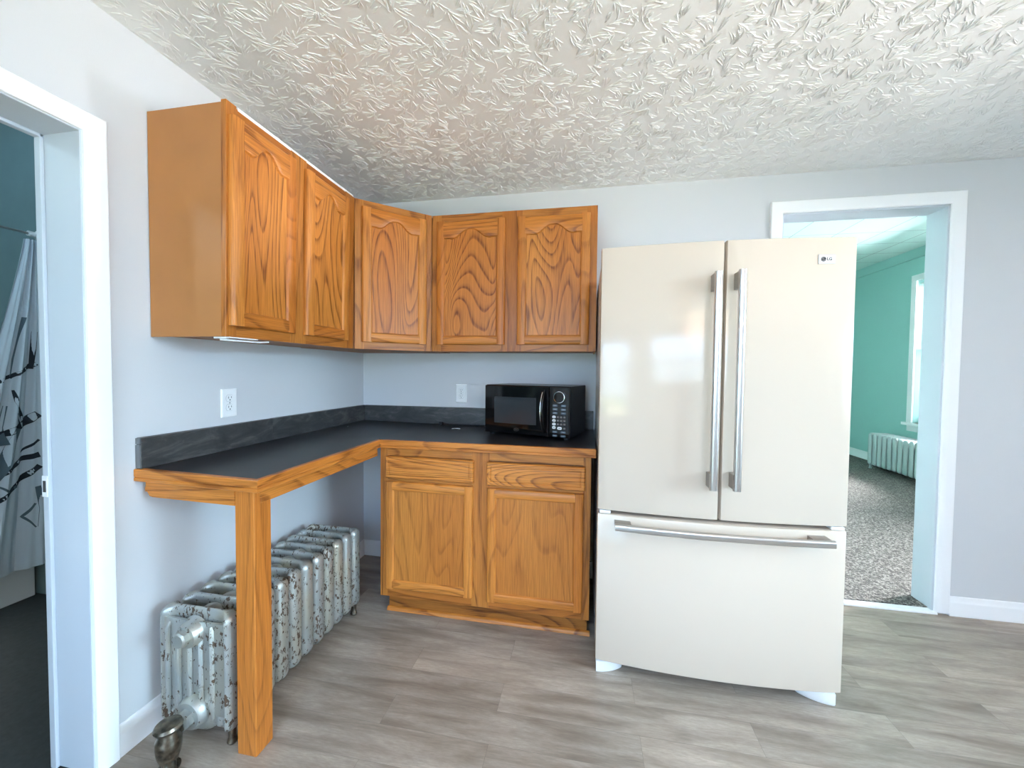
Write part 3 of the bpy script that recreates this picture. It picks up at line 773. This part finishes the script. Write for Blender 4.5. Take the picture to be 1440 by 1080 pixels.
text('Oster', .0085, TM @ Matrix.Translation((.193, .027, .0006)), 'chrome', dr, 'emblem_lettering')
# bowed handle
m = M(); m.T = TM
pa = [(.353-.006*math.sin(PI*t/12), .022+.218*t/12, .004+.026*math.sin(PI*t/12)**.7) for t in range(13)]
m.tube(pa, [.0045+.0045*math.sin(PI*t/12) for t in range(13)], 10); m.build('handle', 'black_gloss', dr, smooth=True)
m = M(); m.T = TM
pa = [(.343-.004*math.sin(PI*t/12), .040+.19*t/12, .010+.024*math.sin(PI*t/12)**.7) for t in range(13)]
m.tube(pa, .0022, 8); m.build('handle_trim', 'chrome', dr, smooth=True)
m = M(); m.T = TM; m.box(.376, MW-.001, .003, MH-.003, -.016, .0); cp = m.build('control_panel', 'black_gloss', mw, bevel=.003)
m = M(); m.T = TM; m.lathe([(.0, .0), (.0265, .0), (.0265, .010), (.025, .014), (.0, .0145)], (.4315, .208, 0), (0, 0, 1), 40)
kn_ = m.build('dial', 'black_gloss', mw, smooth=True)
m = M(); m.T = TM; secs = []
m.lathe([(.0265, .0002), (.031, .0002), (.0315, .006), (.029, .0115), (.0268, .0118), (.0265, .008)], (.4315, .208, 0), (0, 0, 1), 48); m.build('dial_ring', 'chrome', kn_, smooth=True)
def key(u_, v_, w_, h_, mat, ink=True):
    m = M(); m.T = TM; k = h_*.42
    pts = []
    for cx_, cy_, a0 in ((u_+w_/2-k, v_+h_/2-k, 0), (u_-w_/2+k, v_+h_/2-k, PI/2), (u_-w_/2+k, v_-h_/2+k, PI), (u_+w_/2-k, v_-h_/2+k, 1.5*PI)):
        for q_ in range(4): t_ = a0+PI/2*q_/3; pts.append((cx_+k*math.cos(t_), cy_+k*math.sin(t_)))
    m.loft([[(x, y, z) for x, y in pts] for z in (.0001, .0016)])
    if ink:
        m.cur = 1
        m.box(u_-w_*.28, u_+w_*.28, v_-h_*.10, v_+h_*.10, .0012, .0019)
    return m.build('button', [mat, 'key_ink' if mat == 'key_light' else 'line_grey'], cp)
for v_ in (.165, .146, .127): key(.408, v_, .026, .011, 'key_blue'); key(.452, v_, .026, .011, 'key_blue')
for v_ in (.107, .089, .071):
    key(.403, v_, .018, .0125, 'key_light')
    for u_ in (.424, .441, .458): key(u_, v_, .013, .0115, 'key_dim')
key(.403, .053, .018, .0135, 'key_light'); key(.433, .051, .024, .0135, 'key_light'); key(.458, .051, .013, .011, 'key_dim')
for v_ in (.032, .012): key(.408, v_, .026, .010, 'key_blue'); key(.452, v_, .026, .010, 'key_blue')
# cord and plug on the worktop
m = M(); m.tube([(1.03, -.040, CT+.03), (.98, -.028, CT+.010), (.92, -.045, CT+.004), (.84, -.062, CT+.004), (.76, -.050, CT+.004), (.68, -.058, CT+.004), (.605, -.062, CT+.006), (.590, -.064, CT+.008)], .0032, 8); m.build('power_cord', 'black_rubber', mw, smooth=True)
m = M(); m.box(.568, .592, -.078, -.052, CT+.0003, CT+.020); m.build('plug', 'black_rubber', mw, bevel=.003)

# ------------------------------------------------------------------ outlets
def outlet(T, label, loc, w_=.073, h_=.118):
    o = thing('wall_outlet', label, 'outlet', loc)
    m = M(); m.T = T
    def ring(i_, z_): return [(-w_/2+i_, -h_/2+i_, z_), (w_/2-i_, -h_/2+i_, z_), (w_/2-i_, h_/2-i_, z_), (-w_/2+i_, h_/2-i_, z_)]
    m.loft([ring(0, 0.0002), ring(0, .003), ring(.003, .0055), ring(.006, .006)]); m.build('cover_plate', 'white_plastic', o)
    for v_ in (.0195, -.0195):
        m = M(); m.T = T; n = 24; pts = []
        for k in range(n):
            t_ = 2*PI*k/n; pts.append((.0172*math.cos(t_), v_+max(-.0135, min(.0135, .0172*math.sin(t_)))))
        m.cur = 1; m.loft([[(x*1.05, v_+(y-v_)*1.06, z) for x, y in pts] for z in (.005, .0063)])
        m.cur = 0; m.loft([[(x, y, z) for x, y in pts] for z in (.006, .0075)])
        rc = m.build('receptacle', ['white_plastic', 'line_grey'], o)
        m = M(); m.T = T
        m.box(-.0075, -.0055, v_-.001, v_+.0075, .007, .0079); m.box(.0055, .0075, v_+.0005, v_+.0075, .007, .0079)
        m.lathe([(.0026, .007), (.0026, .0079)], (0, v_-.0068, 0), (0, 0, 1), 10); m.build('slots', 'slot_dark', rc)
    m = M(); m.T = T; m.lathe([(.003, .006), (.003, .0068), (.001, .0074)], (0, 0, 0), (0, 0, 1), 12); m.build('screw', 'line_grey', o)
outlet(frame_T((0, -1.018, 1.119), (0, 1, 0), (0, 0, 1), (1, 0, 0)), 'white double outlet on the left wall above the dark backsplash', (0, -1.018, 1.06))
outlet(frame_T((.693, 0, 1.116), (1, 0, 0), (0, 0, 1), (0, -1, 0)), 'white double outlet on the back wall left of the microwave', (.693, 0, 1.057))

# ------------------------------------------------------------------ refrigerator
FX0, FX1, FY = 1.5345, 2.4335, -.7935
XC = (FX0+FX1)/2; HW = (FX1-FX0)/2
fr = thing('refrigerator', 'cream white french-door refrigerator with bottom freezer drawer', 'refrigerator', (XC, -.4, 0))
def fy(x): return FY-.030*(1-((x-XC)/HW)**2)
m = M(); m.box(FX0+.004, FX1-.004, -.715, -.06, .03, 1.735); m.build('body', 'fridge_side', fr, bevel=.006)
m = M(); m.box(FX0+.012, FX1-.012, -.735, -.712, .075, 1.73); m.build('gasket', 'fridge_gap', fr)
def bowed(x0, x1, z0, z1, name, yb=-.735, rl=.006, rr_=.006, rz=.006, parent=fr):
    """door slab with bowed front and softened rim"""
    N = 22; xs = [x0+(x1-x0)*i/N for i in range(N+1)]
    def loop(ins, z, dy):
        fr_ = [(x0+ins+(x1-x0-2*ins)*i/N) for i in range(N+1)]
        return [(x, fy(x)+dy, z) for x in fr_] + [(x1-ins, yb, z), (x0+ins, yb, z)]
    # side rounding: pull the outer columns back
    def loop2(z, dy, inset):
        out = []
        for i in range(N+1):
            x = x0+(x1-x0)*i/N
            out.append((x, fy(x)+dy, z))
        return out
    m = M(); secs = []
    for z, k in ((z0, 1.0), (z0+rz*.3, .35), (z0+rz, 0), (z1-rz, 0), (z1-rz*.3, .35), (z1, 1.0)):
        row = [(x0, yb, z)]
        row += [(x0, fy(x0)+rl+k*rz, z), (x0+rl*.3, fy(x0)+rl*.3+k*rz, z)]
        for i in range(1, N): x = x0+(x1-x0)*i/N; row.append((x, fy(x)+k*rz*1.0, z))
        row += [(x1-rr_*.3, fy(x1)+rr_*.3+k*rz, z), (x1, fy(x1)+rr_+k*rz, z), (x1, yb, z)]
        secs.append(row)
    m.loft(secs); return m.build(name, 'fridge_enamel', parent, smooth=True)
SG = 1.986
dl = bowed(FX0, SG-.004, .702, 1.762, 'door'); dr_ = bowed(SG+.005, FX1, .702, 1.762, 'door')
dz = bowed(FX0, FX1, .072, .686, 'freezer_drawer')
def rounded_rect_sec(cx_, cy_, w_, d_, n=4, r=.005):
    pts = []
    for sx_, sy_, a0 in ((1, 1, 0), (-1, 1, PI/2), (-1, -1, PI), (1, -1, 1.5*PI)):
        for k in range(n+1): t_ = a0+PI/2*k/n; pts.append((cx_+sx_*(w_/2-r)+r*math.cos(t_), cy_+sy_*(d_/2-r)+r*math.sin(t_)))
    return pts
def vhandle(parent, x, z0, z1):
    yf = fy(x); yo = yf-.060
    m = M(); secs = []
    for i in range(13):
        z = z0+(z1-z0)*i/12; y_ = yo+.0
        secs.append([(px, py, z) for px, py in rounded_rect_sec(x, y_, .026, .020, 4, .0085)])
    m.loft(secs); m.cur = 1
    for za, zb in ((z1-.062, z1-.001), (z0+.001, z0+.055)): m.box(x-.008, x+.008, yo+.006, yf+.004, za, zb)
    m.build('handle', ['steel', 'steel_mount'], parent, smooth=True)
vhandle(dl, 1.944, .834, 1.632); vhandle(dr_, 2.024, .836, 1.636)
# freezer handle follows the bow
m = M(); secs = []; xa, xb_ = 1.600, 2.357
for i in range(31):
    x = xa+(xb_-xa)*i/30; y_ = fy(x)-.058
    zc = .660-.0*abs(x-XC)
    secs.append([(x, py, pz) for py, pz in rounded_rect_sec(y_, zc, .020, .027, 4, .0085)])
m.loft(secs); m.cur = 1
for x0_, x1_ in ((xa+.001, xa+.062), (xb_-.062, xb_-.001)): xm = (x0_+x1_)/2; m.box(x0_, x1_, fy(xm)-.053, fy(xm)+.004, .652, .668)
m.build('handle', ['steel', 'steel_mount'], dz, smooth=True)
for xa_ in (FX0+.008, FX1-.052): m = M(); m.box(xa_, xa_+.044, FY+.0, FY+.06, .688, .7005); m.build('hinge_cover', 'white_plastic', fr, bevel=.002)
# feet
for cx_, sg in ((FX0+.055, 1), (FX1-.055, -1)):
    m = M(); pts = [(cx_-sg*.052+sg*(.002+.115*t), -.715-.056*math.cos(t*PI/2)**.7 if t < 1 else -.70) for t in [k/14 for k in range(15)]]
    pts = [(x, max(y, -.82)) for x, y in pts]
    base_ = [(x, y) for x, y in pts]+[(pts[-1][0], -.66), (pts[0][0], -.66)]
    m.loft([[(x, y+.006, .001) for x, y in base_], [(x, y, .010) for x, y in base_], [(x, y, .050) for x, y in base_], [(x, y*.6-.68*.4, .066) for x, y in base_]])
    m.build('foot', 'white_plastic', fr, smooth=True)
m = M(); m.box(FX0+.02, FX1-.02, -.66, -.64, .012, .070); m.build('toe_grille', 'slot_dark', fr)
for xx in (FX0+.06, FX1-.06):
    m = M(); m.lathe([(.018, -.012), (.018, .012)], (xx, -.12, .018), (1, 0, 0), 14); m.build('wheel', 'black_rubber', fr, smooth=True)
# badge on the right door
bx0, bx1, bz0, bz1 = 2.300, 2.358, 1.664, 1.698
xm = (bx0+bx1)/2; sl_ = math.atan((fy(bx1)-fy(bx0))/(bx1-bx0))
Tg = frame_T((xm, fy(xm)-.0002, (bz0+bz1)/2), (math.cos(sl_), math.sin(sl_), 0), (0, 0, 1), (math.sin(sl_), -math.cos(sl_), 0))
m = M(); m.T = Tg; bw, bh = bx1-bx0, bz1-bz0
m.box(-bw/2, bw/2, -bh/2, bh/2, -.001, .0018); bd = m.build('badge', 'badge_plate', dr_, bevel=.0006)
m = M(); m.T = Tg
m.box(-bw/2, -bw/2+.0016, -bh/2, bh/2, .0012, .0021); m.box(-bw/2, bw/2, -bh/2, -bh/2+.0012, .0012, .0021); m.box(-bw/2, bw/2, bh/2-.0012, bh/2, .0012, .0021)
m.build('badge_border', 'steel_mount', dr_)
m = M(); m.T = Tg; m.lathe([(.0088, .0018), (.0088, .0024)], (-.0118, 0, 0), (0, 0, 1), 28)
m.build('badge_emblem', 'badge_ink', dr_)
m = M(); m.T = Tg
m.tube([(-.0118+.0066*math.cos(t_), .0066*math.sin(t_), .0027) for t_ in [math.radians(a) for a in range(60, 372, 12)]], .0008, 6)
m.box(-.0124, -.0112, -.0034, .0040, .0023, .0030); m.box(-.0124, -.0088, -.0040, -.0030, .0023, .0030); m.lathe([(.0011, .0023), (.0011, .003)], (-.0152, .0028, 0), (0, 0, 1), 10)
m.build('emblem_face', 'badge_face', dr_)
text('LG', .0150, Tg @ Matrix.Translation((.0085, .0004, .0022)), 'badge_ink', dr_, 'badge_lettering', .0004, 1.0)

# ------------------------------------------------------------------ radiators
def section_mesh(x0, x1, z0, z1, yc, half, end=False):
    """one cast-iron section: rounded hollow rim, vertical columns and hubs between"""
    m = M(); xr = .030; n = 5
    def loop(ins, y_):
        r_ = max(.034-ins, .006); pts = []
        for cx_, cz_, a0 in ((x1-ins-r_, z1-ins-r_, 0), (x0+ins+r_, z1-ins-r_, PI/2), (x0+ins+r_, z0+ins+r_, PI), (x1-ins-r_, z0+ins+r_, 1.5*PI)):
            for k in range(n+1):
                t_ = a0+PI/2*k/n; pts.append((cx_+r_*math.cos(t_), y_, cz_+r_*math.sin(t_)))
        # extra points along top and bottom, where the crossbar is slimmer than the side columns
        out = []
        for i, p in enumerate(pts):
            out.append(p); q_ = pts[(i+1) % len(pts)]
            if abs(p[0]-q_[0]) > .08:
                for t_ in (.06, .14, .24, .5, .76, .86, .94): out.append((p[0]+(q_[0]-p[0])*t_, y_, p[2]))
        xm_, hw = (x0+x1)/2, (x1-x0)/2
        res = []
        for x, y, z in out:
            a_ = (abs(x-xm_)/hw-.66)/.20; a_ = min(1, max(0, a_)); a_ = a_*a_*(3-2*a_)
            res.append((x, yc+(y-yc)*(.30+.70*a_), z))
        return res
    # rim: half-round section swept round the outline
    prof = []
    for k in range(9):
        t_ = -PI/2+PI*k/8
        prof.append((.022*(1-math.cos(t_)*1.0)*1.0, half*math.sin(t_)))
    secs = [loop(i_, yc+dy) for i_, dy in prof]
    inner = [loop(.046, yc+half*.80), loop(.050, yc+half*.35), loop(.050, yc-half*.35), loop(.046, yc-half*.80)]
    m.loft(secs+inner, ring=True)
    # vertical columns filling the middle
    ncol = 4; span = (x1-x0)-.086
    for k in range(ncol):
        cx_ = x0+.043+span*(k+.5)/ncol; rw = span/ncol*.5
        secs = []
        for z_, f_ in ((z0+.02, .92), (z0+.05, 1), (z1-.075, 1), (z1-.055, .6)):
            secs.append([(cx_+rw*1.04*math.cos(2*PI*q_/10), yc+half*.70*f_*math.sin(2*PI*q_/10), z_) for q_ in range(10)])
        m.loft(secs)
    # flat web closing the upper pocket floor and the lower part
    m.box(x0+.03, x1-.03, yc-half*.3, yc+half*.3, z0+.02, z1-.030)
    return m
def radiator(label, RX0, RX1, RZ0, RZ1, ys_, pitch, mat, mat2, along='y', T=None, detail=True):
    loc0 = Vector(((RX0+RX1)/2, ys_[0], 0))
    if T: loc0 = T @ loc0
    r = thing('radiator', label, 'radiator', tuple(loc0))
    half = pitch*(.46 if T is None else .40)
    m = section_mesh(RX0, RX1, RZ0, RZ1, ys_[0], half); m0 = M(); m0.f = m.f; m0.mi = m.mi; m0.v = [T @ p for p in m.v] if T else m.v
    sec0 = m0.build('section', 'radiator_column' if mat == 'radiator_paint' else mat, r, smooth=True)
    dirv = Vector((0, 1, 0))
    if T: dirv = (T.to_3x3() @ dirv)
    for y_ in ys_[1:]:
        c_ = sec0.copy(); COL.objects.link(c_); c_.parent = r; c_.location = dirv*(y_-ys_[0])
    xm = (RX0+RX1)/2
    for zc in (RZ1-.047, RZ0+.05):
        m = M(); m.T = T
        for ya, yb in zip(ys_[:-1], ys_[1:]):
            m.lathe([(.030, -pitch*.30), (.034, -pitch*.12), (.034, pitch*.12), (.030, pitch*.30)], (xm, (ya+yb)/2, zc), (0, 1, 0), 18)
        m.build('hub_pipe', mat, r, smooth=True)
    for yy in (ys_[0], ys_[-1]):
        for xx in (RX0+.026, RX1-.026):
            m = M(); m.T = T; m.lathe([(.0, 0), (.014, .0), (.017, .006), (.012, .022), (.014, RZ0+.012), (.018, RZ0+.03)], (xx, yy, .001), (0, 0, 1), 12); m.build('foot', mat2, r, smooth=True)
    return r
ysr = [-1.320+.0705*k for k in range(11)]
rad = radiator('old silver-painted cast iron radiator with flaking rust under the worktop', .052, .345, .045, .452, ysr, .0705, 'radiator_paint', 'valve_metal')
# near end: raised flutes, plug and inlet boss
yf = ysr[0]-.030
m = M()
m.box(.078, .320, yf+.004, yf+.012, .105, .418)
for k, xx in enumerate((.098, .142, .186, .230, .274)):
    m.tube([(xx, yf+.003, .095), (xx, yf+.001, .14), (xx, yf+.001, .385 if k in (0, 4) else .355), (xx+(.006 if k < 2 else -.006), yf+.005, .405 if k in (0, 4) else .372)], [.005, .0085, .0085, .005], 8)
m.build('end_flutes', 'radiator_paint', rad, smooth=True)
m = M(); cx_, cz_ = .196, .378
m.lathe([(.052, .004), (.046, -.004), (.044, -.018), (.040, -.026), (.036, -.036), (.0, -.036)], (cx_, yf+.012, cz_), (0, 1, 0), 28)
m.lathe([(.027, -.032), (.027, -.052), (.022, -.057), (0, -.057)], (cx_-.004, yf+.012, cz_), (0, 1, 0), 8)
m.build('end_plug', 'radiator_paint', rad, smooth=True)
m = M(); m.lathe([(.085, .012), (.072, .0), (.056, -.008), (.052, -.026), (.044, -.036), (0, -.036)], (.200, yf+.012, .112), (0, 1, 0), 24)
m.lathe([(.030, -.03), (.030, -.056), (.024, -.060), (0, -.06)], (.200, yf+.012, .110), (0, 1, 0), 6); m.build('inlet_boss', 'radiator_paint', rad, smooth=True)
m = M(); m.loft([[(.225, yf, .200), (.232, yf-.014, .202), (.250, yf-.012, .212), (.240, yf, .206)], [(.228, yf, .190), (.232, yf-.008, .190), (.236, yf-.008, .194), (.234, yf, .196)]]); m.build('vent_lug', 'radiator_paint', rad)
# valve: union pipe, bulbous body and stub into the floor
vx, vy = .200, -1.432
m = M()
m.tube([(.198, yf-.040, .108), (.197, yf-.055, .104), (.198, -1.415, .098), (vx, vy, .090)], [.018, .018, .020, .024], 14)
m.lathe([(.020, 0), (.026, .004), (.026, .020), (.020, .024)], (.197, yf-.072, .104), (0, 1, 0.1), 6)
m.build('union_pipe', 'valve_metal', rad, smooth=True)
m = M(); m.lathe([(.030, 0), (.030, .004), (.017, .008), (.017, .024), (.026, .030), (.031, .050), (.034, .075), (.034, .095), (.026, .108), (.026, .122), (.034, .126), (.038, .134), (.034, .142), (.012, .146), (0, .148)], (vx, vy, .001), (0, 0, 1), 24)
m.build('valve_body', 'valve_metal', rad, smooth=True)
m = M(); m.tube([(vx+.040, vy-.030, .012), (vx+.020, vy-.015, .020), (vx, vy, .030)], [.016, .018, .018], 12); m.build('valve_stub', 'valve_metal', rad, smooth=True)
# radiator in the teal room
TR = Matrix.Translation((5.19, 0, .018))
ysf = [3.50-.083*k for k in range(13)]
radiator('white-painted cast iron radiator on the carpet under the teal room window', 0.0, .25, .05, .475, ysf, .083, 'far_radiator_paint', 'far_radiator_paint', T=TR)

# ------------------------------------------------------------------ ceiling lamp behind the camera (seen glowing in the refrigerator door)
lp = thing('ceiling_lamp', 'round flush ceiling lamp with warm white shade', 'ceiling lamp', (2.35, -3.05, H))
m = M(); m.lathe([(.0, 0), (.17, 0), (.175, -.02), (.165, -.03), (0, -.03)], (2.35, -3.05, H), (0, 0, 1), 40); m.build('canopy', 'steel', lp, smooth=True)
m = M(); m.lathe([(.15, -.03), (.155, -.06), (.13, -.10), (.08, -.125), (0, -.135)], (2.35, -3.05, H), (0, 0, 1), 40); m.build('shade', 'lamp_glow', lp, smooth=True)
l = bpy.data.lights.new('ceiling_lamp_light', 'POINT'); l.energy = 5.8; l.color = (1, .60, .42); l.shadow_soft_size = .16
o = bpy.data.objects.new('ceiling_lamp_light', l); COL.objects.link(o); o.location = (2.35, -3.05, H-.33)

for o in bpy.data.objects:
    if '_o' in o: del o['_o']
